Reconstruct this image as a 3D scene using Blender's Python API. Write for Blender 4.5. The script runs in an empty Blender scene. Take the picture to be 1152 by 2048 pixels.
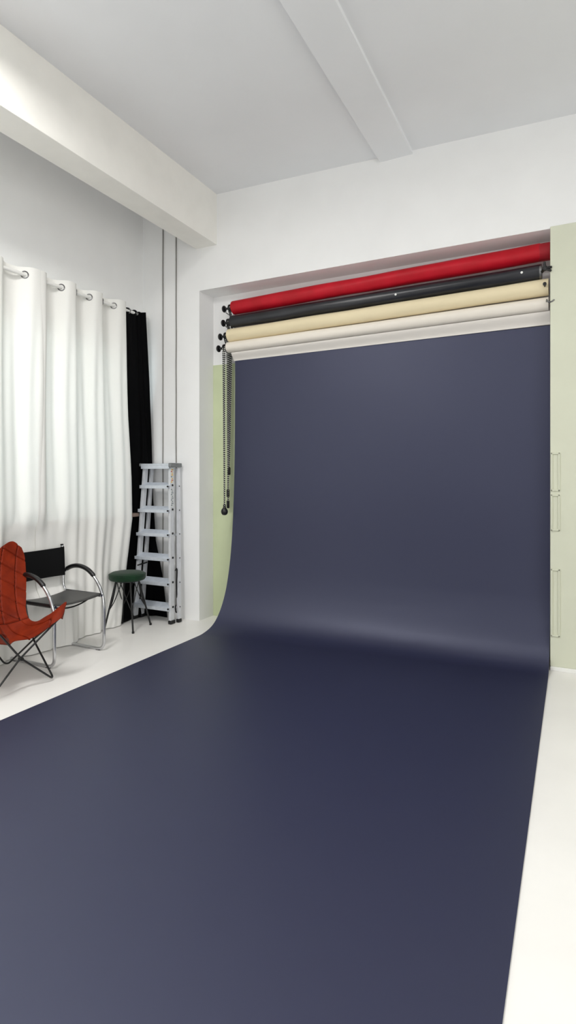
import bpy, bmesh, math, random
from mathutils import Vector, Matrix, noise
random.seed(4)
S = bpy.context.scene
C = S.collection
V = Vector
PI = math.pi

# ---------------------------------------------------------------- helpers
def link(o, parent=None):
    C.objects.link(o)
    if parent is not None:
        o.parent = parent
    return o

def build(name, bm, mat, parent=None, smooth=True, recalc=True):
    """bmesh -> ONE linked mesh object"""
    if recalc:
        bmesh.ops.recalc_face_normals(bm, faces=bm.faces[:])
    me = bpy.data.meshes.new(name)
    bm.to_mesh(me)
    bm.free()
    o = bpy.data.objects.new(name, me)
    if mat is not None:
        me.materials.append(mat)
    if smooth:
        for p in me.polygons:
            p.use_smooth = True
        try:
            me.set_sharp_from_angle(angle=math.radians(38))
        except Exception:
            pass
    return link(o, parent)

def tag(o, label=None, cat=None, group=None, kind=None):
    if label: o['label'] = label
    if cat: o['category'] = cat
    if group: o['group'] = group
    if kind: o['kind'] = kind
    return o

def thing(name, label, cat, loc=(0, 0, 0), rz=0, group=None):
    o = bpy.data.objects.new(name, None)
    o.empty_display_size = 0.1
    link(o)
    o.location = loc
    o.rotation_euler = (0, 0, rz)
    return tag(o, label, cat, group)

def NB():
    return bmesh.new()

def box(bm, lo, hi, bevel=0.0, segs=2):
    lo, hi = V(lo), V(hi)
    r = bmesh.ops.create_cube(bm, size=1.0)
    vs = r['verts']
    c, s = (lo + hi) / 2, hi - lo
    for v in vs:
        v.co = V((v.co.x * s.x + c.x, v.co.y * s.y + c.y, v.co.z * s.z + c.z))
    if bevel > 0:
        es = list({e for v in vs for e in v.link_edges})
        bmesh.ops.bevel(bm, geom=es, offset=bevel, segments=segs, affect='EDGES', profile=0.5)
    return bm

def obox(bm, a, b, w, d, up=(0, 1, 0), bevel=0.0):
    """a bar of section w x d from a to b; 'up' gives the d direction"""
    a, b = V(a), V(b)
    z = (b - a).normalized()
    y = V(up)
    y = (y - z * y.dot(z)).normalized()
    x = y.cross(z)
    r = bmesh.ops.create_cube(bm, size=1.0)
    L = (b - a).length
    for v in r['verts']:
        v.co = (a + b) / 2 + x * (v.co.x * w) + y * (v.co.y * d) + z * (v.co.z * L)
    if bevel > 0:
        es = list({e for v in r['verts'] for e in v.link_edges})
        bmesh.ops.bevel(bm, geom=es, offset=bevel, segments=2, affect='EDGES', profile=0.5)
    return bm

def fillet(pts, r, n=6):
    """round the corners of a polyline"""
    pts = [V(p) for p in pts]
    out = [pts[0]]
    for i in range(1, len(pts) - 1):
        p, a, b = pts[i], pts[i - 1], pts[i + 1]
        d1, d2 = (a - p), (b - p)
        rr = min(r, d1.length * 0.49, d2.length * 0.49)
        s, e = p + d1.normalized() * rr, p + d2.normalized() * rr
        for k in range(n + 1):
            t = k / n
            out.append((1 - t) ** 2 * s + 2 * t * (1 - t) * p + t * t * e)
    out.append(pts[-1])
    return out

def catmull(pts, n=8):
    pts = [V(p) for p in pts]
    P = [pts[0] * 2 - pts[1]] + pts + [pts[-1] * 2 - pts[-2]]
    out = []
    for i in range(1, len(P) - 2):
        for k in range(n):
            t = k / n
            a, b, c, d = P[i - 1], P[i], P[i + 1], P[i + 2]
            out.append(0.5 * ((2 * b) + (c - a) * t + (2 * a - 5 * b + 4 * c - d) * t * t + (3 * b - a - 3 * c + d) * t ** 3))
    out.append(pts[-1])
    return out

def tube(bm, path, r, segs=12, caps=True, radii=None, closed=False):
    path = [V(p) for p in path]
    n = len(path)
    tang = []
    for i in range(n):
        if closed:
            t = path[(i + 1) % n] - path[i - 1]
        else:
            t = path[min(i + 1, n - 1)] - path[max(i - 1, 0)]
        tang.append(t.normalized())
    ref = V((0, 0, 1)) if abs(tang[0].z) < 0.9 else V((1, 0, 0))
    x = tang[0].cross(ref).normalized()
    rings = []
    for i in range(n):
        t = tang[i]
        x = (x - t * x.dot(t))
        x = x.normalized() if x.length > 1e-6 else t.orthogonal().normalized()
        y = t.cross(x)
        ri = radii[i] if radii else r
        rings.append([bm.verts.new(path[i] + (x * math.cos(2 * PI * k / segs) + y * math.sin(2 * PI * k / segs)) * ri) for k in range(segs)])
    for i in range(n if closed else n - 1):
        A, B = rings[i], rings[(i + 1) % n]
        for k in range(segs):
            bm.faces.new((A[k], A[(k + 1) % segs], B[(k + 1) % segs], B[k]))
    if caps and not closed:
        bm.faces.new(rings[0])
        bm.faces.new(rings[-1][::-1])
    return bm

def lathe(bm, prof, origin=(0, 0, 0), axis=(0, 0, 1), segs=24):
    """prof: list of (radius, height)"""
    o, a = V(origin), V(axis).normalized()
    x = a.orthogonal().normalized()
    y = a.cross(x)
    rings = []
    for r, hgt in prof:
        if r < 1e-6:
            rings.append([bm.verts.new(o + a * hgt)])
        else:
            rings.append([bm.verts.new(o + a * hgt + (x * math.cos(2 * PI * k / segs) + y * math.sin(2 * PI * k / segs)) * r) for k in range(segs)])
    for A, B in zip(rings, rings[1:]):
        for k in range(segs):
            k2 = (k + 1) % segs
            if len(A) == 1 and len(B) == 1:
                continue
            if len(A) == 1:
                bm.faces.new((A[0], B[k2], B[k]))
            elif len(B) == 1:
                bm.faces.new((A[k], A[k2], B[0]))
            else:
                bm.faces.new((A[k], A[k2], B[k2], B[k]))
    if len(rings[0]) > 1: bm.faces.new(rings[0][::-1])
    if len(rings[-1]) > 1: bm.faces.new(rings[-1])
    return bm

def grid(bm, rows, uvs=None, thick=0.0):
    """rows of points -> quads (two sided sheet when thick > 0)"""
    vs = [[bm.verts.new(p) for p in r] for r in rows]
    n, m = len(rows), len(rows[0])
    fs = []
    for i in range(n - 1):
        for j in range(m - 1):
            fs.append(bm.faces.new((vs[i][j], vs[i][j + 1], vs[i + 1][j + 1], vs[i + 1][j])))
    if uvs is not None:
        L = bm.loops.layers.uv.new('UVMap')
        for i in range(n - 1):
            for j in range(m - 1):
                f = fs[i * (m - 1) + j]
                for lp, (a, b) in zip(f.loops, ((i, j), (i, j + 1), (i + 1, j + 1), (i + 1, j))):
                    lp[L].uv = uvs[a][b]
    return bm

def solidify(o, t, offset=0):
    md = o.modifiers.new('thickness', 'SOLIDIFY')
    md.thickness = t
    md.offset = offset
    es = o.modifiers.new('crisp rim', 'EDGE_SPLIT')
    es.split_angle = math.radians(50)
    return o

def lerp(a, b, t):
    return a + (b - a) * t

def smooth01(t):
    t = max(0.0, min(1.0, t))
    return t * t * (3 - 2 * t)

def pw(x, pts):
    """piecewise-linear lookup"""
    if x <= pts[0][0]: return pts[0][1]
    for (a, fa), (b, fb) in zip(pts, pts[1:]):
        if x <= b:
            return lerp(fa, fb, (x - a) / (b - a))
    return pts[-1][1]

# ---------------------------------------------------------------- materials
def srgb(r, g, b):
    f = lambda c: (c / 255 / 12.92) if c / 255 <= 0.04045 else ((c / 255 + 0.055) / 1.055) ** 2.4
    return (f(r), f(g), f(b), 1.0)

def mat(name, col, rough=0.5, metal=0.0, spec=0.5, noise_scale=0, noise_amt=0.0, bump=0.0, bump_scale=60, col2=None, coat=0, sheen=0, aniso=None):
    m = bpy.data.materials.new(name)
    m.use_nodes = True
    nt = m.node_tree
    b = nt.nodes['Principled BSDF']
    b.inputs['Base Color'].default_value = col
    b.inputs['Roughness'].default_value = rough
    b.inputs['Metallic'].default_value = metal
    b.inputs['Specular IOR Level'].default_value = spec
    b.inputs['Coat Weight'].default_value = coat
    b.inputs['Sheen Weight'].default_value = sheen
    tc = nt.nodes.new('ShaderNodeTexCoord')
    if noise_scale:
        n = nt.nodes.new('ShaderNodeTexNoise')
        n.inputs['Scale'].default_value = noise_scale
        n.inputs['Detail'].default_value = 5
        nt.links.new(tc.outputs['Object'], n.inputs['Vector'])
        mx = nt.nodes.new('ShaderNodeMix')
        mx.data_type = 'RGBA'
        mx.inputs[6].default_value = col
        c2 = col2 or tuple(c * (1 - noise_amt) for c in col[:3]) + (1,)
        mx.inputs[7].default_value = c2
        rp = nt.nodes.new('ShaderNodeMapRange')
        rp.inputs[1].default_value = 0.35
        rp.inputs[2].default_value = 0.7
        nt.links.new(n.outputs['Fac'], rp.inputs[0])
        nt.links.new(rp.outputs[0], mx.inputs[0])
        nt.links.new(mx.outputs[2], b.inputs['Base Color'])
    if bump:
        n2 = nt.nodes.new('ShaderNodeTexNoise')
        n2.inputs['Scale'].default_value = bump_scale
        n2.inputs['Detail'].default_value = 6
        nt.links.new(tc.outputs['Object'], n2.inputs['Vector'])
        bp = nt.nodes.new('ShaderNodeBump')
        bp.inputs['Strength'].default_value = bump
        bp.inputs['Distance'].default_value = 0.01
        nt.links.new(n2.outputs['Fac'], bp.inputs['Height'])
        nt.links.new(bp.outputs['Normal'], b.inputs['Normal'])
    return m

def cloth_mat(name, col, transl, tcol):
    m = mat(name, col, rough=0.9, spec=0.1, bump=0.15, bump_scale=220)
    nt = m.node_tree
    b = nt.nodes['Principled BSDF']
    t = nt.nodes.new('ShaderNodeBsdfTranslucent')
    t.inputs['Color'].default_value = tcol
    mx = nt.nodes.new('ShaderNodeMixShader')
    mx.inputs[0].default_value = transl
    nt.links.new(b.outputs[0], mx.inputs[1])
    nt.links.new(t.outputs[0], mx.inputs[2])
    nt.links.new(mx.outputs[0], nt.nodes['Material Output'].inputs['Surface'])
    return m

M = {}
M['wall'] = mat('white wall paint', srgb(242, 242, 241), 0.75, spec=0.3, noise_scale=3, noise_amt=0.03, bump=0.06, bump_scale=35)
M['ceiling'] = mat('white ceiling paint', srgb(234, 235, 237), 0.85, spec=0.2, noise_scale=2, noise_amt=0.03, bump=0.05, bump_scale=30)
M['beam'] = mat('cream beam paint', srgb(240, 238, 232), 0.6, spec=0.35, noise_scale=6, noise_amt=0.04, bump=0.06, bump_scale=25)
M['floor'] = mat('white floor paint', srgb(240, 238, 234), 0.32, spec=0.4, noise_scale=2.5, noise_amt=0.04, bump=0.02, bump_scale=12)
M['green'] = mat('pale green paint', srgb(212, 214, 194), 0.6, spec=0.35, noise_scale=3, noise_amt=0.04, bump=0.05, bump_scale=30)
M['green_niche'] = mat('sage green paint', srgb(204, 213, 176), 0.6, spec=0.3, noise_scale=3, noise_amt=0.05)
M['navy'] = mat('navy seamless paper', srgb(28, 31, 57), 0.5, spec=0.92, bump=0.03, bump_scale=5)
M['navy'].node_tree.nodes['Principled BSDF'].inputs['Specular Tint'].default_value = (.77, .80, 1.0, 1)
M['whitepaper'] = mat('white paper', srgb(226, 221, 214), 0.6, spec=0.3)
M['cream'] = mat('cream paper', srgb(231, 217, 182), 0.6, spec=0.3, noise_scale=2, noise_amt=0.04)
M['white_roll'] = mat('off white paper', srgb(232, 225, 214), 0.6, spec=0.3)
M['red'] = mat('red paper', srgb(190, 14, 36), 0.5, spec=0.3, noise_scale=5, col2=srgb(168, 10, 26), bump=0.35, bump_scale=9)
M['red_dark'] = mat('dark red paper', srgb(150, 22, 34), 0.55, spec=0.3)
M['blackpaper'] = mat('black paper', srgb(34, 36, 42), 0.32, spec=0.55, noise_scale=4, col2=srgb(22, 24, 28))
M['black'] = mat('black plastic', srgb(16, 16, 18), 0.4)
M['blackcloth'] = cloth_mat('black curtain cloth', srgb(6, 6, 7), 0.05, srgb(70, 90, 105))
M['curtain'] = cloth_mat('white curtain cloth', srgb(247, 246, 242), 0.16, srgb(240, 243, 241))
M['chrome'] = mat('chrome', srgb(205, 206, 208), 0.16, metal=1.0)
M['steel'] = mat('dull steel', srgb(130, 130, 130), 0.3, metal=1.0)
M['alu'] = mat('aluminium', srgb(222, 224, 228), 0.42, metal=0.35, noise_scale=14, noise_amt=0.1)
M['alu_step'] = mat('ribbed aluminium', srgb(222, 228, 236), 0.36, metal=0.4, noise_scale=30, noise_amt=0.12)
M['greycap'] = mat('grey plastic cap', srgb(128, 132, 132), 0.5, noise_scale=50, noise_amt=0.3)
M['rubber'] = mat('black rubber', srgb(14, 14, 14), 0.6)
M['leatherblack'] = mat('black leather', srgb(14, 14, 15), 0.34, spec=0.6, bump=0.08, bump_scale=90)
M['velvet'] = mat('green velvet', srgb(15, 52, 28), 0.75, spec=0.2, sheen=0.15, noise_scale=9, col2=srgb(9, 36, 19))
M['canvas'] = mat('black canvas', srgb(9, 9, 10), 0.7, spec=0.2)
M['blacksteel'] = mat('black steel', srgb(15, 15, 16), 0.45)
M['whitemetal'] = mat('white enamel', srgb(236, 236, 232), 0.35)
M['wood'] = mat('brown wood', srgb(138, 118, 106), 0.55, noise_scale=14, noise_amt=0.3)
M['cable'] = mat('grey cable', srgb(140, 138, 134), 0.6)
M['clearbead'] = mat('dark chain bead', srgb(24, 24, 26), 0.3)
M['cord'] = mat('white chain cord', srgb(196, 196, 188), 0.5)
M['button'] = mat('white button', srgb(240, 240, 236), 0.4)
M['sticker'] = mat('pale sticker', srgb(226, 228, 226), 0.5)
M['yellow'] = mat('yellow print', srgb(226, 178, 60), 0.5)
M['greyprint'] = mat('grey print', srgb(120, 128, 136), 0.5)
M['redprint'] = mat('orange print', srgb(196, 92, 52), 0.5)
M['seam'] = mat('dark brown seam thread', srgb(66, 18, 8), 0.7, spec=0.1)
M['stitch'] = mat('pale stitching', srgb(214, 190, 170), 0.7)

def leather():
    m = mat('cognac leather', srgb(132, 40, 12), 0.55, spec=0.16, noise_scale=10, col2=srgb(104, 27, 7), bump=0.12, bump_scale=70)
    return m
M['leather'] = leather()
M['sky'] = None

# ---------------------------------------------------------------- the setting
YW = 4.60      # face of the back wall
YN = 4.845     # back of the recess
XL = -4.00     # left wall face
XR = 3.0
YB = -3.6      # wall behind the camera
NXL, NXR, NZ = -3.29, -0.162, 3.235   # recess opening
def zc(x): return 4.03 - 0.0345 * x   # slightly sloping ceiling

def struct(name, bm, m, label, cat, smooth=False):
    o = build(name, bm, m, None, smooth)
    return tag(o, label, cat, None, 'structure')

bm = NB(); box(bm, (XL - .3, YB - .3, -.12), (XR + .3, YN + .25, 0))
struct('floor', bm, M['floor'], 'white painted floor with a soft sheen', 'floor')

bm = NB()
vs = []
for x in (XL - .3, XR + .3):
    for y in (YB - .3, YN + .25):
        for dz in (0, .2):
            vs.append(bm.verts.new((x, y, zc(x) + dz)))
bmesh.ops.convex_hull(bm, input=vs)
struct('ceiling', bm, M['ceiling'], 'white painted ceiling above the studio', 'ceiling')

# back wall with the recess
bm = NB()
box(bm, (XL - .3, YW, 0), (NXL, YN + .2, 4.3))
box(bm, (NXL, YW, NZ), (NXR, YN + .2, 4.3))
box(bm, (NXR, YW, 0), (XR + .3, YN + .2, 4.3))
struct('wall_back', bm, M['wall'], 'white back wall with a wide shallow recess', 'wall')
bm = NB(); box(bm, (NXL, YN, 2.545), (NXR, YN + .2, NZ))
struct('wall_recess', bm, M['wall'], 'white upper wall inside the recess behind the paper rolls', 'wall')
bm = NB(); box(bm, (NXL, YN - .004, 0), (NXR, YN + .2, 2.545))
struct('wall_recess_dado', bm, M['green_niche'], 'pale green lower wall inside the recess beside the navy paper', 'wall')

# right pier: green facing panel, its mouldings and the white strip at its foot
bm = NB(); box(bm, (NXR, YW - .012, 0.03), (XR, YW, 3.245), .003)
tag(build('trim_1', bm, M['green'], None, False), 'pale green wall panelling from floor to recess height', 'panel', None, 'structure')
def moulding(n, x0, x1, z0, z1, label):
    bm = NB(); y0, y1, w = YW - .022, YW - .011, .012
    box(bm, (x0, y0, z0), (x0 + w, y1, z1), .003)
    box(bm, (x1 - w, y0, z0), (x1, y1, z1), .003)
    box(bm, (x0, y0, z0), (x1, y1, z0 + w), .003)
    box(bm, (x0, y0, z1 - w), (x1, y1, z1), .003)
    tag(build('trim_%d' % n, bm, M['green'], None, False), label, 'moulding', None, 'structure')
moulding(2, NXR + .004, -.098, .25, .742, 'lowest narrow raised frame moulding on the green panelling')
moulding(3, NXR + .004, -.098, 1.02, 1.285, 'middle narrow raised frame moulding on the green panelling')
moulding(4, NXR + .004, -.098, 1.31, 1.59, 'highest narrow raised frame moulding on the green panelling')
bm = NB(); box(bm, (NXR, YW - .02, 0), (XR, YW - .001, .03), .003)
tag(build('baseboard_right', bm, M['whitemetal'], None, False), 'low white strip at the foot of the green panelling', 'baseboard', None, 'structure')

# left wall with its window behind the curtains
WY0, WY1, WZ0, WZ1 = 1.2, 4.27, 1.03, 2.62
bm = NB()
X0 = XL - .3
box(bm, (X0, YB - .3, 0), (XL, WY0, 4.3))
box(bm, (X0, WY1, 0), (XL, YN + .2, 4.3))
box(bm, (X0, WY0, 0), (XL, WY1, WZ0))
box(bm, (X0, WY0, WZ1), (XL, WY1, 4.3))
struct('wall_left', bm, M['wall'], 'white side wall behind the curtains', 'wall')
win = tag(bpy.data.objects.new('window_1', None), 'daylit window hidden behind the white curtains', 'window', None, 'structure')
link(win)
bm = NB()
for y in (WY0 + .03, (WY0 + WY1) / 2, WY1 - .03):
    box(bm, (XL - .2, y - .03, WZ0), (XL - .14, y + .03, WZ1), .004)
for z in (WZ0 + .03, WZ1 - .03):
    box(bm, (XL - .2, WY0, z - .03), (XL - .14, WY1, z + .03), .004)
build('window_frame', bm, M['whitemetal'], win, False)
bm = NB(); box(bm, (XL - .12, WY0 - .05, WZ0 - .012), (XL + .07, 4.30, WZ0 + .022), .004); box(bm, (XL - .0, 4.262, WZ0 - .012), (XL + .125, 4.40, WZ0 + .022), .004)
build('window_sill', bm, M['wood'], win, False)['label'] = 'brown wooden sill'

# right wall and wall behind the camera, each with big windows
def wall_with_windows(name, axis, pos, a0, a1, wins, label):
    bm = NB()
    def bx(u0, u1, z0, z1):
        if axis == 'x': box(bm, (pos, u0, z0), (pos + .25, u1, z1))
        else: box(bm, (u0, pos - .25, z0), (u1, pos, z1))
    u = a0
    for (w0, w1, z0, z1) in wins:
        bx(u, w0, 0, 4.3); bx(w0, w1, 0, z0); bx(w0, w1, z1, 4.3); u = w1
    bx(u, a1, 0, 4.3)
    struct(name, bm, M['wall'], label, 'wall')
RW = [(-3.2, -1.2, .2, 3.3), (-.8, 1.2, .2, 3.3)]
BW = [(-3.0, -.6, .9, 3.4), (-.1, 2.3, .9, 3.4)]
wall_with_windows('wall_right', 'x', XR, YB - .3, YN + .2, RW, 'white side wall with tall windows')
wall_with_windows('wall_front', 'y', YB, XL - .3, XR + .3, BW, 'white wall with tall windows facing the backdrop')
n = 2
for axis, wins in (('x', RW), ('y', BW)):
    for (w0, w1, z0, z1) in wins:
        bm = NB()
        for k in range(4):
            u = lerp(w0 + .03, w1 - .03, k / 3)
            if axis == 'x': box(bm, (XR + .1, u - .03, z0), (XR + .16, u + .03, z1))
            else: box(bm, (u - .03, YB - .16, z0), (u + .03, YB - .1, z1))
        for k in range(3):
            z = lerp(z0 + .03, z1 - .03, k / 2)
            if axis == 'x': box(bm, (XR + .1, w0, z - .03), (XR + .16, w1, z + .03))
            else: box(bm, (w0, YB - .16, z - .03), (w1, YB - .1, z + .03))
        tag(build('window_%d' % n, bm, M['whitemetal'], None, False), 'tall white framed window in the ' + ('side wall' if axis == 'x' else 'wall facing the backdrop') + (', nearer the corner' if w0 < -1 else ', further from the corner'), 'window', None, 'structure')
        n += 1

# beams
def beam(name, x0, x1, zb, label, m='beam'):
    bm = NB()
    vs = [bm.verts.new((x, y, z)) for y in (YB, YW) for (x, z) in ((x0, zb), (x1, zb), (x0, zc(x0) + .05), (x1, zc(x1) + .05))]
    bmesh.ops.convex_hull(bm, input=vs)
    es = [e for e in bm.edges if abs(e.verts[0].co.z - zb) < 1e-5 and abs(e.verts[1].co.z - zb) < 1e-5 and abs(e.verts[0].co.x - e.verts[1].co.x) < 1e-5]
    bmesh.ops.bevel(bm, geom=es, offset=.006, segments=2, affect='EDGES', profile=.5)
    tag(build(name, bm, M[m], None, False), label, 'beam', None, 'structure')
beam('ceiling_beam', -3.33, -3.085, 3.65, 'deep cream beam running along the ceiling near the curtained wall')
beam('ceiling_beam.001', -1.455, -1.18, 4.04, 'shallow white beam crossing the middle of the ceiling', 'ceiling')

# ---------------------------------------------------------------- navy paper sweep
PXL, PXR = -2.972, -0.168
prof = [(4.752, 2.565), (4.752, 2.2), (4.748, 1.8), (4.735, 1.4), (4.71, 1.0), (4.675, .7), (4.63, .48), (4.57, .30), (4.48, .15), (4.37, .055), (4.22, .012), (4.03, .005), (3.6, .004), (2.6, .004), (1.2, .004), (.2, .004), (-.6, .004)]
pts = catmull([V((0, y, z)) for y, z in prof], 10)
rows = []
NXP = 60
for p in pts:
    row = []
    for j in range(NXP + 1):
        t = j / NXP
        x = lerp(PXL, PXR, t)
        y, z = p.y, p.z
        # towards the right the sheet falls closer to the wall and turns more tightly
        y += t ** .8 * pw(y, [(3.6, 0), (4.03, .20), (4.22, .23), (4.37, .175), (4.48, .145), (4.57, .105), (4.63, .085), (4.69, .05), (4.75, .006)])
        k = smooth01(z / .3) * smooth01((2.57 - z) / .5)
        y += k * .006 * noise.noise(V((x * 1.1, z * 1.0, 3)))
        # the right half of the sweep lies a little looser, its curve reaching further out
        row.append(V((x, y, max(z, .003))))
    rows.append(row)
bm = NB(); grid(bm, rows)
o = build('backdrop_paper', bm, M['navy'], recalc=False)
solidify(o, .0025, 0)
tag(o, 'navy blue paper backdrop sweeping from the recess down across the floor', 'backdrop')

# ---------------------------------------------------------------- paper rolls
YR = 4.70
def rollaxis(zl, zr):
    return lambda x: V((x, YR, lerp(zl, zr, (x + 2.95) / 2.77)))

def cyl_rings(bm, f, x0, x1, r, segs=48, n=60, wob=0.0, seed=0, dy=0):
    rows = []
    for i in range(n + 1):
        x = lerp(x0, x1, i / n)
        c = f(x) + V((0, dy, 0))
        row = []
        for k in range(segs):
            a = 2 * PI * k / segs
            rr = r + (wob * noise.noise(V((x * 2.2, math.cos(a) * 1.2, math.sin(a) * 1.2 + seed))) if wob else 0)
            row.append(bm.verts.new(c + V((0, math.cos(a) * rr, math.sin(a) * rr))))
        rows.append(row)
    for A, B in zip(rows, rows[1:]):
        for k in range(segs):
            bm.faces.new((A[k], A[(k + 1) % segs], B[(k + 1) % segs], B[k]))
    bm.faces.new(rows[0]); bm.faces.new(rows[-1][::-1])
    return bm

def backdrop_roll(label, zl, zr, r, x0, x1, m, wob, seed, core_left, knob_x):
    f = rollaxis(zl, zr)
    t = thing('backdrop_roll', label, 'paper roll', f(x0), 0, 'paper rolls hung in the recess')
    off = f(x0)
    def loc(bmx):
        bmesh.ops.translate(bmx, vec=-off, verts=bmx.verts[:]); return bmx
    bm = NB(); cyl_rings(bm, f, x0, x1, r, wob=wob, seed=seed)
    build('paper', loc(bm), m, t)
    # chain drive at the left end: drum, axle, winged knob
    bm = NB()
    p = f(x0)
    ax = V((-1, 0, 0))
    lathe(bm, [(.03, 0), (.037, .004), (.037, .014), (.028, .018), (.028, .032), (.037, .036), (.037, .048), (.026, .054), (.012, .058), (.011, knob_x - .03)], p, ax, 20)
    build('chain_drum', loc(bm), M['black'], t)
    bm = NB()
    lathe(bm, [(.012, 0), (.022, .002), (.032, .008), (.034, .017), (.028, .026), (.010, .032)], p + ax * (knob_x - .03), ax, 20)
    build('knob', loc(bm), M['black'], t)
    return t, f, loc, off

rolls = []
R1 = backdrop_roll('bright red paper roll, topmost in the recess', 3.052, 3.106, .066, -2.955, -.235, M['red'], .006, 1, True, .125)
bm = NB(); cyl_rings(bm, R1[1], -.24, -.166, .0655, n=4, wob=.0); build('inner_layer', R1[2](bm), M['red_dark'], R1[0])['label'] = 'darker red end of the roll'
R2 = backdrop_roll('black paper roll just below the red roll', 2.916, 2.958, .057, -2.975, -.235, M['blackpaper'], .004, 5, True, .115)
bm = NB(); lathe(bm, [(.05, 0), (.059, .002), (.059, .016), (.045, .02), (.02, .02)], R2[1](-.24), (1, 0, 0), 28); build('end_cap', R2[2](bm), M['steel'], R2[0])['label'] = 'grey metal end cap'
for x, dz in ((-1.335, .004), (-.36, .016)):
    bm = NB(); c = R2[1](x) + V((0, -.056, dz - .012))
    lathe(bm, [(.007, 0), (.009, .002), (.009, .005), (.004, .008)], c + V((0, .004, 0)), (0, -1, -.1), 14)
    build('button', R2[2](bm), M['button'], R2[0])['label'] = 'small white round button'
R3 = backdrop_roll('cream paper roll between the black and the white rolls', 2.786, 2.838, .0625, -3.005, -.177, M['cream'], .003, 9, True, .12)
R4 = backdrop_roll('off-white paper roll, lowest of the four', 2.672, 2.712, .050, -3.02, -.177, M['white_roll'], .002, 13, True, .125)
# its loose end hangs in front and carries the navy sheet
bm = NB()
rows = []
for i in range(15):
    s = i / 14
    row = []
    for j in range(41):
        x = lerp(-2.985, -.168, j / 40)
        c = R4[1](x)
        z1 = 2.548 + .022 * (x + 2.972) / 2.8
        y = lerp(YR - .0, 4.748, smooth01(s)); z = lerp(c.z - .0525, z1 - .002, s)
        row.append(V((x, y, z)))
    rows.append(row)
grid(bm, rows)
o = build('loose_end', R4[2](bm), M['whitepaper'], R4[0], recalc=False); solidify(o, .002)
# hardware at the right-hand ends
f = R2[1]
bm = NB()
p = V((-.20, 4.60, f(-.2).z - .012))
tube(bm, [p + V((-.03, .08, 0)), p + V((0, 0, .0))], .012, 10)
lathe(bm, [(.008, 0), (.018, .004), (.018, .02), (.008, .024)], p + V((0, -.0, 0)), (.25, -1, 0), 14)
for dx, dz in ((.0, .045), (.045, -.028), (.05, .0)):
    tube(bm, [p + V((.004, -.012, 0)), p + V((dx * .6, -.018, dz * .6)), p + V((dx, -.02, dz))], .008, 8, radii=[.008, .01, .008])
build('clamp_knob', R2[2](bm), M['black'], R2[0])['label'] = 'black winged clamp knob'
bm = NB(); p = V((-.20, 4.60, 2.838))
lathe(bm, [(.004, 0), (.013, .003), (.013, .016), (.004, .02)], p + V((0, .02, 0)), (0, -1, 0), 14)
tube(bm, [p + V((0, .0, 0)), p + V((.0, .085, -.02))], .006, 8)
build('end_knob', R3[2](bm), M['black'], R3[0])
bm = NB(); p = V((-.186, 4.60, 2.705))
tube(bm, catmull([p + V((-.005, .08, .01)), p + V((.0, .0, .012)), p + V((.012, -.012, -.01)), p + V((.034, -.015, -.01)), p + V((.052, -.016, .002))], 6), .005, 8, radii=None)
build('hook', R4[2](bm), M['steel'], R4[0])['label'] = 'dull metal hook'

# brackets fixed to the recess wall that carry the rolls
def bracket(label, x, fs):
    t = thing('roll_bracket', label, 'bracket', (x, YN - .004, 2.6), 0)
    bm = NB()
    z0, z1 = fs[-1](x).z - .03, fs[0](x).z + .05
    box(bm, (-.012, -.016, z0 - 2.6), (.012, -.0005, z1 - 2.6), .002)
    build('back_plate', bm, M['chrome'], t, False)
    for f_ in fs:
        z = f_(x).z - 2.6
        bm = NB()
        tube(bm, catmull([(0, -.012, z - .03), (0, -.08, z - .05), (0, YR - YN, z - .046), (0, YR - YN - .03, z - .040)], 6), .005, 8)
        build('hook', bm, M['chrome'], t)
bracket('chrome bracket with four hooks behind the chain ends of the rolls', -3.03, [R1[1], R2[1], R3[1], R4[1]])

# bead chains
def chain(label, f, xd, xk, yl, zbot, spread, conv, weight):
    """two strands of beads from the drum to a weight"""
    top = f(xd)
    t = thing('bead_chain', label, 'chain', (xk, yl, zbot), 0, 'bead chains of the paper rolls')
    for s in (-1, 1):
        bm = NB()
        zt = top.z
        L = zt - zbot
        def P(d):
            q = min(1.0, d / L)
            k = smooth01(d / .10)
            x = lerp(xd, xk, k) + s * lerp(spread, .006, q ** .8) + conv * q ** 1.15
            return V((x, lerp(YR - .040, yl, k) - .008 * s, zt - d))
        pitch = .0205
        fine = [P(.006 + .005 * s + .0005 * k) for k in range(int((L - .012) / .0005))]
        last = None
        for c in fine:                   # beads at even steps along the strand
            if last is not None and (c - last).length < pitch:
                continue
            last = c
            bmesh.ops.create_icosphere(bm, subdivisions=2, radius=.0078, matrix=Matrix.Translation(c))
        bmesh.ops.translate(bm, vec=-V(t.location), verts=bm.verts[:])
        st_ = build('strand', bm, M['clearbead'], t)
        bm = NB()
        tube(bm, [P(L * k / 24) for k in range(25)], .0042, 6)
        bmesh.ops.translate(bm, vec=-V(t.location), verts=bm.verts[:])
        build('cord', bm, M['cord'], st_)
    bm = NB()
    c = V((xk + conv, yl, zbot))
    if weight == 'ball':
        lathe(bm, [(.0, -.075), (.02, -.07), (.031, -.055), (.034, -.038), (.03, -.02), (.018, -.006), (.013, .004), (.013, .028), (.006, .032), (0, .032)], c, (0, 0, 1), 20)
    else:
        lathe(bm, [(0, -.05), (.010, -.05), (.015, -.042), (.015, .022), (.008, .028), (0, .03)], c, (0, 0, 1), 14)
    bmesh.ops.translate(bm, vec=-V(t.location), verts=bm.verts[:])
    build('weight', bm, M['black'], t)
    return t
chain('black bead chain of the lowest roll with a round ball weight', R4[1], -3.045, -3.030, 4.640, 1.115, .015, .007, 'ball')
chain('black bead chain of the cream roll ending in a short barrel weight', R3[1], -3.035, -3.080, 4.785, 1.26, .014, .004, 'barrel')
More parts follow.
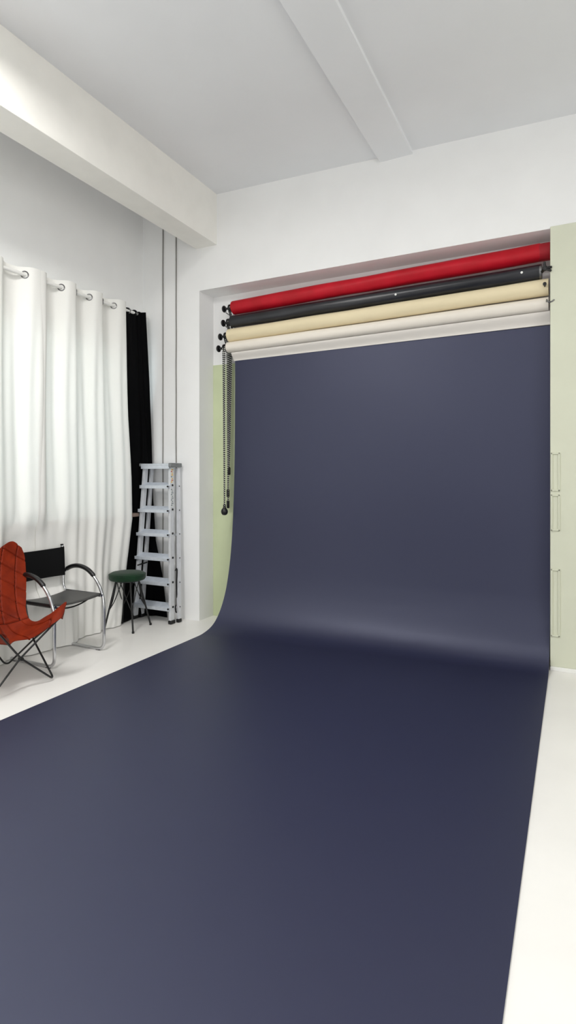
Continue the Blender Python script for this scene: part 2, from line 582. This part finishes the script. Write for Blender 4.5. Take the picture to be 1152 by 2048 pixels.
chain('black bead chain of the black roll with the lower barrel weight', R2[1], -3.005, -3.052, 4.785, 1.15, .013, -.024, 'barrel')
chain('black bead chain of the red roll, nearest to the navy paper', R1[1], -2.985, -3.030, 4.785, 1.48, .012, -.034, 'barrel')

# ---------------------------------------------------------------- cables on the back wall
for i, (x, lab) in enumerate(((-3.733, 'thin grey cable down the back wall, nearer the curtains'), (-3.567, 'thin grey cable down the back wall, nearer the recess'))):
    bm = NB()
    path = [V((x + .003 * noise.noise(V((z * 3, i * 7, 0))), YW - .006, z)) for z in [4.14 - .06 * k for k in range(69)]]
    tube(bm, path, .0065, 8)
    tag(build('wall_cable', bm, M['cable']), lab, 'cable', 'cables on the back wall')

# ---------------------------------------------------------------- curtain rod and curtains
ROD_X, ROD_Z = -3.90, 3.02
t = thing('curtain_rod', 'white curtain rod along the side wall', 'curtain rod', (ROD_X, 4.52, ROD_Z))
bm = NB(); tube(bm, [(0, -3.2, -.03), (0, .025, .018)], .0145, 16)
build('pole', bm, M['whitemetal'], t)
bm = NB(); lathe(bm, [(.0, 0), (.0185, 0), (.0185, .02), (.014, .026), (0, .026)], (0, .012, .018), (0, 1, .0), 16)
build('end_cap', bm, M['whitemetal'], t)
for y in (.0, -2.6):
    bm = NB(); z = .018 + y * .0149
    tube(bm, [(0, y, z), (-.05, y, z - .01), (-.098, y, z - .01)], .007, 10)
    lathe(bm, [(.0, 0), (.022, 0), (.022, .006), (0, .006)], (-.1, y, z - .01), (1, 0, 0), 16)
    build('bracket', bm, M['whitemetal'], t)
def rodz(y): return ROD_Z + .018 + (y - 4.52) * .0149

def wave(y, rings):
    """phase of the fold: upward zero crossing at each ring"""
    if y <= rings[0]:
        p = rings[1] - rings[0]; ph = (y - rings[0]) / p
    elif y >= rings[-1]:
        p = rings[-1] - rings[-2]; ph = (y - rings[-1]) / p
    else:
        for a, b in zip(rings, rings[1:]):
            if y <= b:
                ph = (y - a) / (b - a); break
    return ph

def curtain(name, label, y0, y1, rings, m, seed, edge_top, edge_pts, hem, amp=.05):
    t = thing(name, label, 'curtain', (ROD_X, (y0 + y1) / 2, 0), 0, 'white curtains' )
    org = V(t.location)
    n, mz = 150, 90
    ztop = .062
    rows = []
    def P(s, q):
        """s along the width 0..1, q down 0..1"""
        y = lerp(y0, y1, s)
        zt = rodz(y) + ztop
        z = lerp(zt, .006, q)
        ph = wave(y, rings)
        a = amp * lerp(1.0, .48, smooth01(q * 1.5))
        w = math.tanh(1.5 * math.sin(2 * PI * ph)) / .905
        w = w * lerp(1, .8, smooth01(q * 3)) + .22 * math.sin(2 * PI * ph * 3 + seed) * smooth01(q * 3)
        nz = noise.noise(V((y * 3.1, z * .45, seed))) * .03 * smooth01(q * 2.5) + noise.noise(V((y * 9, z * .8, seed + 4))) * .010 * smooth01(q * 2)
        x = ROD_X + a * w + nz + .012 * smooth01(q * 2)
        # sway of the side edge
        dy = pw(z, edge_pts) if edge_pts else 0
        yy = y + dy * s + .02 * noise.noise(V((y * 2, z * .7, seed + 9))) * smooth01(q * 2)
        # hem pushed into the room
        k = smooth01((1.05 - z) / 1.0)
        hx = pw(yy, hem)
        x += k * hx + .02 * k * noise.noise(V((y * 6, z * 3, seed + 2)))
        # the chair back rests against the cloth
        kb = smooth01((z - .35) / .2) * smooth01((1.15 - z) / .25) * smooth01((yy - 2.85) / .15) * smooth01((3.68 - yy) / .15)
        cl = -3.918 if seed == 7 else -3.934
        x = lerp(x, cl + .12 * (x + 3.9), kb)
        x = max(x, XL + .022)
        return V((x, yy, z))
    for i in range(mz + 1):
        q = i / mz
        rows.append([P(j / n, q) - org for j in range(n + 1)])
    # keep the cloth clear of the sill
    for r in rows:
        for p in r:
            zz = p.z
            if .9 < zz < 1.3:
                w_ = smooth01((.0 + (1.3 - zz)) / .25) * smooth01((zz - .9) / .1)
                p.x = max(p.x, lerp(-9, 0, 1) * 0 + (XL + .078 - ROD_X) * w_ + p.x * (1 - w_))
    bm = NB(); grid(bm, rows)
    o = build('cloth', bm, m, t, recalc=False); solidify(o, .002)
    for yr in rings:
        if y0 - .02 < yr < y1 + .02:
            for yy, vis in ((yr, 1), (yr + .5 * .32, 0)):
                if not (y0 < yy < y1): continue
                bm = NB()
                d = .001
                s_ = (yy - y0) / (y1 - y0)
                a_ = P(max(0, s_ - .004), .02); b_ = P(min(1, s_ + .004), .02)
                tv = (b_ - a_); tv.z = 0; tv.normalize()
                c = V((ROD_X, yy, rodz(yy))) - org
                ring = [c + tv * (math.cos(2 * PI * k / 28) * .0265) + V((0, 0, math.sin(2 * PI * k / 28) * .0265)) for k in range(28)]
                tube(bm, ring, .0055, 8, closed=True)
                build('grommet', bm, M['steel'], t)
    return t
HEM = [(2.0, .0), (2.9, .02), (3.25, .05), (3.4, .13), (3.55, .07), (3.75, .03), (4.3, .02)]
curtain('curtain', 'white eyelet curtain behind the cognac leather chair, partly cut off', 1.75, 3.30, [1.9, 2.3, 2.72, 3.10], M['curtain'], 1, 0, None, HEM)
curtain('curtain.001', 'white eyelet curtain hanging beside the black curtain', 3.215, 4.235, [3.10 + .05, 3.46, 3.772, 4.076], M['curtain'], 7, 0,
        [(0, -.09), (.3, -.05), (.6, .0), (1.0, .075), (1.4, .065), (2.0, .03), (3.0, 0)], HEM)

# black curtain at the end of the rod, spreading round the corner
t = thing('curtain.002', 'black curtain bunched in the corner behind the ladder', 'curtain', (ROD_X, 4.35, 0))
org = V(t.location)
def bc(s, q):
    z = lerp(rodz(4.4) + .02, .006, q)
    # plan curves at the rod and at the floor
    top = V((-3.905 + .0, lerp(4.23, 4.475, s), 0))
    # right edge profile
    ex = pw(z, [(0, -3.655), (.06, -3.66), (.42, -3.715), (.77, -3.80), (1.2, -3.83), (1.8, -3.845), (2.4, -3.845), (3.1, -3.85)])
    ey = pw(z, [(0, 4.555), (.8, 4.555), (1.8, 4.545), (2.4, 4.51), (3.1, 4.46)])
    le = V((-3.905, pw(z, [(0, 4.10), (.3, 4.18), (.6, 4.22), (3.1, 4.23)]), 0))
    lo_ = smooth01((2.4 - z) / .7)          # tucked into the corner behind the ladder
    le.x = lerp(-3.905, -3.955, lo_)
    mid = V((lerp(-3.91, -3.968, lo_), lerp(lerp(le.y, ey, .72), 4.575, lo_), 0)); e = V((ex, ey, 0))
    k = (1 - s) ** 3 * le + 3 * s * (1 - s) * mid + s ** 3 * e
    fold = .009 * math.sin(s * 21 + .6 * math.sin(z * 1.3)) + .010 * noise.noise(V((s * 6, z * .6, 21)))
    nrm = V((1, -.6 * s, 0)).normalized()
    p = k + nrm * (fold + .01)
    if z < .22:                     # puddled foot
        p += nrm * (.05 * smooth01((.22 - z) / .22) * (1 - .3 * s)) * (1 - smooth01((s - .6) / .4))
    p.z = z
    p.x = max(p.x, XL + .012); p.y = min(p.y, YW - .012)
    return p - org
rows = [[bc(j / 110, i / 80) for j in range(111)] for i in range(81)]
bm = NB(); grid(bm, rows)
o = build('cloth', bm, M['blackcloth'], t, recalc=False); solidify(o, .002)
for yy in (4.265, 4.36):
    bm = NB()
    c = V((ROD_X, yy, rodz(yy))) - org
    ring = [c + V((.6, .8, 0)) * (math.cos(2 * PI * k / 28) * .0265) + V((0, 0, math.sin(2 * PI * k / 28) * .0265)) for k in range(28)]
    tube(bm, ring, .006, 8, closed=True)
    build('grommet', bm, M['steel'] if yy < 4.3 else M['black'], t)

# ---------------------------------------------------------------- step ladder
LX, LY = -3.68, 4.43
lad = thing('step_ladder', 'folded aluminium step ladder standing against the back wall', 'ladder', (LX, LY, 0))
def lp(x, y, z): return V((x - LX, y - LY, z))
ZT = 1.535
def front_rail_pt(side, z):
    t_ = z / ZT
    if side > 0: return V((lerp(-3.452, -3.512, t_), lerp(4.388, 4.455, t_), z))
    return V((lerp(-3.925, -3.846, t_), lerp(4.388, 4.455, t_), z))
def rear_rail_pt(side, z):
    t_ = z / ZT
    if side > 0: return V((lerp(-3.436, -3.497, t_), lerp(4.47, 4.535, t_), z))
    return V((lerp(-3.90, -3.825, t_), lerp(4.47, 4.535, t_), z))
L0 = V((LX, LY, 0))
for side in (-1, 1):
    bm = NB()
    a, b = front_rail_pt(side, .02) - L0, front_rail_pt(side, ZT - .02) - L0
    obox(bm, a + V((-side * .010, 0, 0)), b + V((-side * .010, 0, 0)), .026, .056, (0, 1, 0), .003)
    r = build('front_rail', bm, M['alu'], lad, False)
    bm = NB(); c = front_rail_pt(side, 0) - L0
    box(bm, c + V((-.020 - side * .008, -.036, 0)), c + V((.020 - side * .008, .036, .036)), .009, 3)
    build('rubber_foot', bm, M['rubber'], r)
    bm = NB()
    a, b = rear_rail_pt(side, .02) - L0, rear_rail_pt(side, ZT - .04) - L0
    obox(bm, a, b, .024, .040, (0, 1, 0), .002)
    r2 = build('rear_rail', bm, M['alu'], lad, False)
    bm = NB(); c = rear_rail_pt(side, 0) - L0
    box(bm, c + V((-.018, -.026, 0)), c + V((.018, .026, .036)), .009, 3)
    build('rubber_foot', bm, M['rubber'], r2)
    if side > 0:
        frail = r; rrail = r2
STEP_Z = [.155, .39, .625, .858, 1.09, 1.325]
TL = math.radians(17)              # folded shut, the treads tip forward
def tilt(bm, o):
    m_ = Matrix.Translation(o) @ Matrix.Rotation(TL, 4, 'X') @ Matrix.Translation(-o)
    bmesh.ops.transform(bm, matrix=m_, verts=bm.verts[:])
for z in STEP_Z:
    a, b = front_rail_pt(-1, z) - L0, front_rail_pt(1, z) - L0
    bm = NB()
    y = a.y
    x0_, x1_ = a.x + .002, b.x - .008
    box(bm, (x0_, y - .050, z - .006), (x1_, y + .050, z + .002), .002)
    for k in range(7):
        yy = lerp(y - .040, y + .042, k / 6)
        box(bm, (x0_ + .006, yy - .003, z + .001), (x1_ - .006, yy + .003, z + .0045))
    tilt(bm, V((0, y - .05, z)))
    box(bm, (x0_ - .008, y - .056, z - .028), (x1_ + .004, y - .048, z + .004), .003)
    st = build('step', bm, M['alu_step'], lad, False)
    bm = NB(); lathe(bm, [(0, -.003), (.0085, -.003), (.0085, .004), (0, .005)], (b.x - .006, y - .058, z - .006), (0, -1, 0), 12)
    build('bolt', bm, M['rubber'], frail)
    bm = NB(); lathe(bm, [(0, 0), (.011, 0), (.011, .004), (.006, .007), (0, .007)], V((b.x + .002, y + .006, z + .005)), (1, 0, 0), 14)
    build('bolt', bm, M['rubber'], frail)
    c = rear_rail_pt(1, z) - L0
    bm = NB(); lathe(bm, [(0, 0), (.006, 0), (.006, .004), (0, .005)], V((c.x + .011, c.y, z - .005)), (1, 0, 0), 12)
    build('bolt', bm, M['rubber'], rrail)
# top platform with grey end caps
tp0, tp1 = -3.862, -3.485
bm = NB()
box(bm, lp(tp0, 4.398, ZT - .012), lp(tp1 - .02, 4.565, ZT + .004), .004)
box(bm, lp(tp0 + .01, 4.40, ZT - .045), lp(tp1 - .02, 4.407, ZT - .004), .002)
for k in range(9):
    yy = lerp(4.412, 4.552, k / 8)
    box(bm, lp(tp0 + .02, yy - .003, ZT + .003), lp(tp1 - .03, yy + .003, ZT + .0065))
build('top_platform', bm, M['alu_step'], lad, False)
bm = NB(); box(bm, lp(tp1 - .024, 4.394, ZT - .03), lp(tp1 + .012, 4.568, ZT + .012), .008, 3)
build('end_cap', bm, M['greycap'], lad, False)
bm = NB(); box(bm, lp(tp0 - .01, 4.394, ZT - .02), lp(tp0 + .012, 4.568, ZT + .01), .008, 3)
build('end_cap', bm, M['greycap'], lad, False)
# rear cross bars
for z in (.14, .845):
    bm = NB()
    obox(bm, rear_rail_pt(-1, z) - L0, rear_rail_pt(1, z) - L0, .004, .022, (0, 0, 1), .001)
    build('cross_bar', bm, M['alu'], lad, False)
# spreader between the rails, left; strap at the right
bm = NB(); tube(bm, [front_rail_pt(-1, .535) - L0 + V((.02, -.03, 0)), rear_rail_pt(-1, .55) - L0 + V((.02, 0, 0))], .007, 8)
build('spreader', bm, M['rubber'], lad)
bm = NB()
c1 = front_rail_pt(1, .50) - L0 + V((.008, .045, 0)); 
sp = catmull([c1 + V((0, -.008, 0)), c1 + V((.004, .004, .02)), c1 + V((.006, .012, -.01)), c1 + V((.006, .004, -.12)), c1 + V((.008, .008, -.22)), c1 + V((.012, .016, -.33)), c1 + V((.012, .012, -.39)), c1 + V((.01, -.008, -.40)), c1 + V((.008, -.016, -.36)), c1 + V((.006, -.006, -.33))], 6)
tube(bm, sp, .0065, 8)
build('strap', bm, M['rubber'], lad)['label'] = 'black rubber strap'
# warning stickers on the outer face of the front rail
def sticker(z0, z1, cols):
    bm = NB()
    a, b = front_rail_pt(1, z0) - L0 + V((.0028, -.0, 0)), front_rail_pt(1, z1) - L0 + V((.0028, -.0, 0))
    obox(bm, a, b, .0012, .044, (0, 1, 0))
    o_ = build('sticker', bm, M['sticker'], frail, False)
    k = 0
    zz = z0 + .012
    while zz < z1 - .014:
        m_ = M[cols[k % len(cols)]]
        bm = NB()
        q = front_rail_pt(1, zz) - L0
        y0_ = -.018 + .006 * (k % 3); y1_ = .004 + .006 * ((k * 2) % 3)
        box(bm, q + V((.0025, y0_, 0)), q + V((.0040, y1_, .010)))
        build('print', bm, m_, o_, False)
        zz += .017; k += 1
sticker(1.345, 1.50, ['yellow', 'redprint', 'yellow', 'greyprint', 'yellow'])
sticker(1.12, 1.30, ['greyprint', 'greyprint'])

# ---------------------------------------------------------------- green stool
SX, SY = -3.727, 4.073
st = thing('stool', 'small round stool with green velvet seat and thin black legs', 'stool', (SX, SY, 0))
bm = NB()
lathe(bm, [(0, .452), (.13, .452), (.158, .458), (.167, .472), (.167, .500), (.160, .515), (.140, .525), (.08, .530), (0, .531)], (0, 0, 0), (0, 0, 1), 48)
s = build('seat', bm, M['velvet'], st)
bm = NB(); tube(bm, [V((.166 * math.cos(2 * PI * k / 48), .166 * math.sin(2 * PI * k / 48), .506)) for k in range(48)], .004, 8, closed=True)
build('piping', bm, M['velvet'], s)
bm = NB(); lathe(bm, [(0, .445), (.12, .445), (.12, .453), (0, .453)], (0, 0, 0), (0, 0, 1), 32)
build('seat_plate', bm, M['blacksteel'], st)
for (fx, fy) in ((-3.842, 3.893), (-3.559, 3.962), (-3.613, 4.263), (-3.895, 4.183)):
    d = V((fx - SX, fy - SY, 0)); u = d.normalized(); tn = V((-u.y, u.x, 0))
    top = u * .105 + V((0, 0, .448)); foot = d + V((0, 0, .006))
    bm = NB(); tube(bm, [top, lerp(top, foot, .5), foot], .0085, 10)
    lg = build('leg', bm, M['blacksteel'], st)
    bm = NB(); lathe(bm, [(0, 0), (.011, 0), (.0115, .012), (.0095, .02), (0, .02)], d, (0, 0, 1), 12)
    build('foot_cap', bm, M['rubber'], lg)
    j = lerp(top, foot, .60)
    for sgn in (-1, 1):
        bm = NB()
        e = u * .075 + tn * (sgn * .085) + V((0, 0, .448))
        tube(bm, catmull([j, lerp(j, e, .35) - u * .012, e], 6), .0045, 8)
        build('brace', bm, M['blacksteel'], lg)

# ---------------------------------------------------------------- chrome and black armchair
AX, AY = -3.65, 3.214
ch = thing('armchair', 'tubular chrome armchair with black leather sling seat in front of the curtain', 'chair', (AX, AY, 0))
HW = .247
side = [(-.212, .618), (-.13, .655), (-.045, .666), (.04, .648), (.11, .606), (.17, .543), (.214, .462), (.233, .36), (.236, .2)]
sp_ = catmull([V((x, 0, z)) for x, z in side], 8)
low = fillet([V((.236, 0, .2)), V((.238, 0, .0135)), V((-.24, 0, .0135))], .075, 8)
def side_path(y): return [V((p.x, y, p.z)) for p in sp_[:-1]] + [V((p.x, y, p.z)) for p in low]
path = side_path(-HW)
back = fillet([V((-.15, -HW, .0135)), V((-.262, -HW, .0135)), V((-.262, HW, .0135)), V((-.15, HW, .0135))], .06, 6)
full = path[:-1] + back + side_path(HW)[::-1][1:]
bm = NB(); tube(bm, full, .0125, 14)
fr = build('frame', bm, M['chrome'], ch)
for y in (-HW, HW):
    for x in (.17, -.2):
        bm = NB(); box(bm, (x - .02, y - .009, .0), (x + .02, y + .009, .006), .002); build('rubber_foot', bm, M['rubber'], fr, False)
    # armrest pad
    bm = NB()
    pp = [p for p in side_path(y) if p.z > .535 and p.x > -.2][:33]
    tube(bm, [p + V((0, 0, .006)) for p in pp], .0185, 14, radii=[.012] + [.0185] * (len(pp) - 2) + [.014])
    build('armrest_pad', bm, M['leatherblack'], ch)
    # back post and seat rail in one bent tube
    yy = y * .935
    rp = fillet([V((-.222, yy, .835)), V((-.205, yy, .455)), V((.228, yy, .452))], .07, 8)
    bm = NB(); tube(bm, rp, .0105, 12)
    build('back_post', bm, M['chrome'], ch)
    bm = NB(); tube(bm, [(-.224, yy, .832), (-.2245, yy, .846)], .0125, 12); build('post_cap', bm, M['rubber'], ch)
    bm = NB(); tube(bm, [(-.214, yy, .62), (-.214, y, .618)], .008, 10); build('arm_link', bm, M['chrome'], ch)
# backrest sling
rows = []
for i in range(13):
    z = lerp(.822, .585, i / 12)
    xx = -.2215 + (.835 - z) * .045
    row = []
    for j in range(33):
        s_ = lerp(-1, 1, j / 32)
        bow = -.022 * (1 - s_ * s_)
        row.append(V((xx + .014 + bow + (.0 if abs(s_) < .97 else -.004), s_ * HW * .975, z - .006 * (1 - s_ * s_) * (1 if i < 3 else -.5))))
    rows.append(row)
bm = NB(); grid(bm, rows)
o = build('backrest', bm, M['canvas'], ch, recalc=False); solidify(o, .006)
for y in (-1, 1):
    bm = NB(); yy = y * HW * .935
    tube(bm, [(-.220, yy, .824), (-.2105, yy, .584)], .0145, 12); build('sleeve', bm, M['canvas'], o)
# seat sling
rows = []
for i in range(21):
    x = lerp(-.175, .222, i / 20)
    row = []
    for j in range(33):
        s_ = lerp(-1, 1, j / 32)
        sag = -.022 * (1 - s_ ** 2) * (1 - .25 * (i / 20))
        row.append(V((x, s_ * HW * .96, .466 + sag - (.006 if i in (0, 20) else 0))))
    rows.append(row)
bm = NB(); grid(bm, rows)
o = build('seat', bm, M['leatherblack'], ch, recalc=False); solidify(o, .006)
for y in (-1, 1):
    bm = NB(); tube(bm, [(-.165, y * HW * .94, .456), (.215, y * HW * .94, .454)], .0145, 12); build('sleeve', bm, M['leatherblack'], o)
bm = NB()
tube(bm, catmull([V((.14, s_ * HW * .93, .452 - .055 * (1 - s_ * s_))) for s_ in [-1, -.75, -.5, -.25, 0, .25, .5, .75, 1]], 4), .006, 8)
build('seat_strap', bm, M['rubber'], ch)['label'] = 'thin black strap sagging under the seat'

# ---------------------------------------------------------------- butterfly chair
BX, BY = -3.55, 2.585
bf = thing('butterfly_chair', 'cognac leather butterfly chair with quilted back and black rod frame', 'chair', (BX, BY, 0), math.radians(-4))
P1, P2 = V((.304, .242, .007)), V((-.248, .243, .007))
P3, P4 = V((.300, -.242, .007)), V((-.248, -.243, .007))
J = V((.05, .256, .25)); K = V((.285, .0, .215))
TF = V((.390, .226, .455)); TB = V((-.300, .315, .880))
mir = lambda p: V((p[0], -p[1], p[2]))
def rod(path, r=.0065):
    bm = NB(); tube(bm, path, r, 10)
    return build('rod', bm, M['blacksteel'], bf)
for sgn in (1, -1):
    q = (lambda p: V(p)) if sgn > 0 else mir
    kk = K + V((.006 * sgn, 0, 0))
    # back tip -> side crossing -> front foot -> front crossing -> opposite front tip
    rod(fillet([q(TB), q((-.235, .362, .66)), q((-.085, .300, .41)), q(J), q(P1), q(kk) if sgn > 0 else V((kk.x, 0, kk.z)), q((TF.x, -TF.y, TF.z))], .05, 5))
    # front tip -> side crossing -> back foot -> opposite back tip
    rod(fillet([q(TF), q(J + V((.0, .014, .0))), q(P2), q((TB.x, -TB.y, TB.z))], .06, 6))
bm = NB(); tube(bm, [K + V((-.012, 0, -.0)), K + V((.018, 0, .0))], .012, 10); build('clip', bm, M['rubber'], bf)

ctrl = [
 [(.225, 0, .322), (.285, .075, .330), (.36, .135, .392), (.412, .214, .452)],
 [(.165, 0, .316), (.22, .09, .332), (.32, .165, .415), (.412, .254, .556)],
 [(.10, 0, .318), (.14, .10, .330), (.22, .175, .380), (.30, .229, .476)],
 [(.02, 0, .345), (.03, .11, .345), (.05, .19, .355), (.08, .252, .376)],
 [(-.05, 0, .415), (-.05, .12, .405), (-.05, .20, .408), (-.045, .270, .418)],
 [(-.12, 0, .52), (-.13, .14, .515), (-.14, .25, .53), (-.142, .335, .555)],
 [(-.19, 0, .64), (-.20, .16, .65), (-.21, .28, .67), (-.202, .374, .68)],
 [(-.235, 0, .70), (-.247, .17, .76), (-.257, .29, .80), (-.247, .394, .80)],
 [(-.252, 0, .755), (-.27, .185, .868), (-.278, .305, .926), (-.264, .380, .872)],
]
US = [0, .36, .72, 1.0]
def cub(pts, n):
    return catmull([V(p) for p in pts], n)
# refine along u (mirrored so that the centre is smooth), then along v
full_rows = []
for r in ctrl:
    pts_ = [mir(V(p)) for p in r[::-1]] + [V(p) for p in r[1:]]
    full_rows.append(catmull(pts_, 26))
ncol = len(full_rows[0])
cols = [catmull([fr_[j] for fr_ in full_rows], 18) for j in range(ncol)]
nrow = len(cols[0])
G = [[cols[j][i].copy() for j in range(ncol)] for i in range(nrow)]
def gn(i, j):
    a = G[min(i + 1, nrow - 1)][j] - G[max(i - 1, 0)][j]
    b = G[i][min(j + 1, ncol - 1)] - G[i][max(j - 1, 0)]
    return b.cross(a).normalized()
out = []
seam = []
for i in range(nrow):
    seam.append([])
    v = i / 18
    row = []
    for j in range(ncol):
        p = G[i][j]
        g = 0.0
        # stitched diamonds on the back
        if v > 3.75:
            for (aa, sp) in ((p.z - 3.4 * p.y, .40), (p.z + .72 * p.y, .128)):
                nr = math.hypot(1, 3.4) if sp > .3 else math.hypot(1, .72)
                d_ = abs((aa / sp + .28) % 1.0 - .5) * sp / nr
                g = max(g, 1 - smooth01(d_ / .0085))
        d_ = abs(v - 3.7) * .08
        g = max(g, 1 - smooth01(d_ / .008))
        jj = j / (ncol - 1) * 2 - 1
        if v < 3.7:
            for us in (-.74, -.3, .3, .74):
                g = max(g, 1 - smooth01(abs(jj - us) * .3 / .007))
        nrm = gn(i, j)
        seam[-1].append(g)
        puff = .006 * noise.noise(V((p.x * 9, p.y * 9, p.z * 9)))
        row.append(p + nrm * (-.009 * g + puff * (0.5 if v > 3.7 else 1.0)))
    out.append(row)
bm = NB(); grid(bm, out)
o = build('sling', bm, M['leather'], bf, recalc=False, smooth=True); solidify(o, .005)
o.data.materials.append(M['seam'])
for i in range(nrow - 1):
    for j in range(ncol - 1):
        if (seam[i][j] + seam[i + 1][j] + seam[i][j + 1] + seam[i + 1][j + 1]) / 4 > .72:
            o.data.polygons[i * (ncol - 1) + j].material_index = 1
# pockets that slip over the front tips
for sgn in (1, -1):
    q = (lambda p: V(p)) if sgn > 0 else mir
    A_ = [q((.412, .214, .450)), q((.418, .235, .500)), q((.413, .255, .557))]
    B_ = [q((.385, .235, .452)), q((.368, .245, .49)), q((.352, .248, .515))]
    bm = NB()
    rr = []
    for k in range(7):
        t_ = k / 6
        rr.append([lerp(a, b, t_) + V((-.02 * math.sin(PI * t_) * 0, sgn * .012 * math.sin(PI * t_), -.012 * math.sin(PI * t_))) for a, b in zip(A_, B_)])
    grid(bm, rr)
    pk = build('pocket', bm, M['leather'], bf, recalc=False); solidify(pk, .004)

# ---------------------------------------------------------------- daylight and added overhead fill
w = bpy.data.worlds.new('World'); S.world = w
w.use_nodes = True
bg = w.node_tree.nodes['Background']
bg.inputs[0].default_value = (.78, .87, 1.0, 1); bg.inputs[1].default_value = 1.0

def area(name, loc, rot, sx, sy, power, col):
    l = bpy.data.lights.new(name, 'AREA')
    l.shape = 'RECTANGLE'; l.size = sx; l.size_y = sy; l.energy = power; l.color = col
    o = bpy.data.objects.new(name, l); link(o)
    o.location = loc; o.rotation_euler = rot
    return o
DAY = (1.0, .98, .955)
PW_R, PW_B, PW_L = 155, 12, 135
for (w0, w1, z0, z1) in RW:
    area('daylight', (XR + .3, (w0 + w1) / 2, (z0 + z1) / 2), (0, PI / 2, 0), z1 - z0, w1 - w0, PW_R, DAY)
for (w0, w1, z0, z1) in BW:
    area('daylight', ((w0 + w1) / 2, YB - .3, (z0 + z1) / 2), (PI / 2, 0, 0), w1 - w0, z1 - z0, PW_B, DAY)
area('daylight', (XL - .42, (WY0 + WY1) / 2, (WZ0 + WZ1) / 2), (0, -PI / 2, 0), WZ1 - WZ0, WY1 - WY0, PW_L, (.76, .94, 1.0))

for x_, y_, p_ in ((-2.5, 1.2, 165), (-1.7, 1.3, 30), (.1, 1.9, 34)):  # unseen fill lights added overhead to brighten the floor and the paper's curve
    area('overhead_fill', (x_, y_, 3.95), (0, 0, 0), .35, 1.4, p_, (1.0, .985, .96))

# ---------------------------------------------------------------- camera
cam = bpy.data.cameras.new('Camera')
co = bpy.data.objects.new('Camera', cam); link(co)
co.location = (0, 0, 1.42)
co.rotation_euler = (PI / 2, 0, math.atan2(1150 - 576, 1140))
cam.sensor_fit = 'HORIZONTAL'; cam.sensor_width = 36
cam.lens = 36 * 1140 / 1152
cam.shift_y = -(1024 - 952) / 1152
cam.clip_start = .05
S.camera = co

S.view_settings.view_transform = 'Standard'
S.view_settings.look = 'None'
S.view_settings.gamma = 1
S.view_settings.use_curve_mapping = False
S.view_settings.exposure = -1.05
S.cycles.max_bounces = 12
S.cycles.diffuse_bounces = 8
S.cycles.use_denoising = True
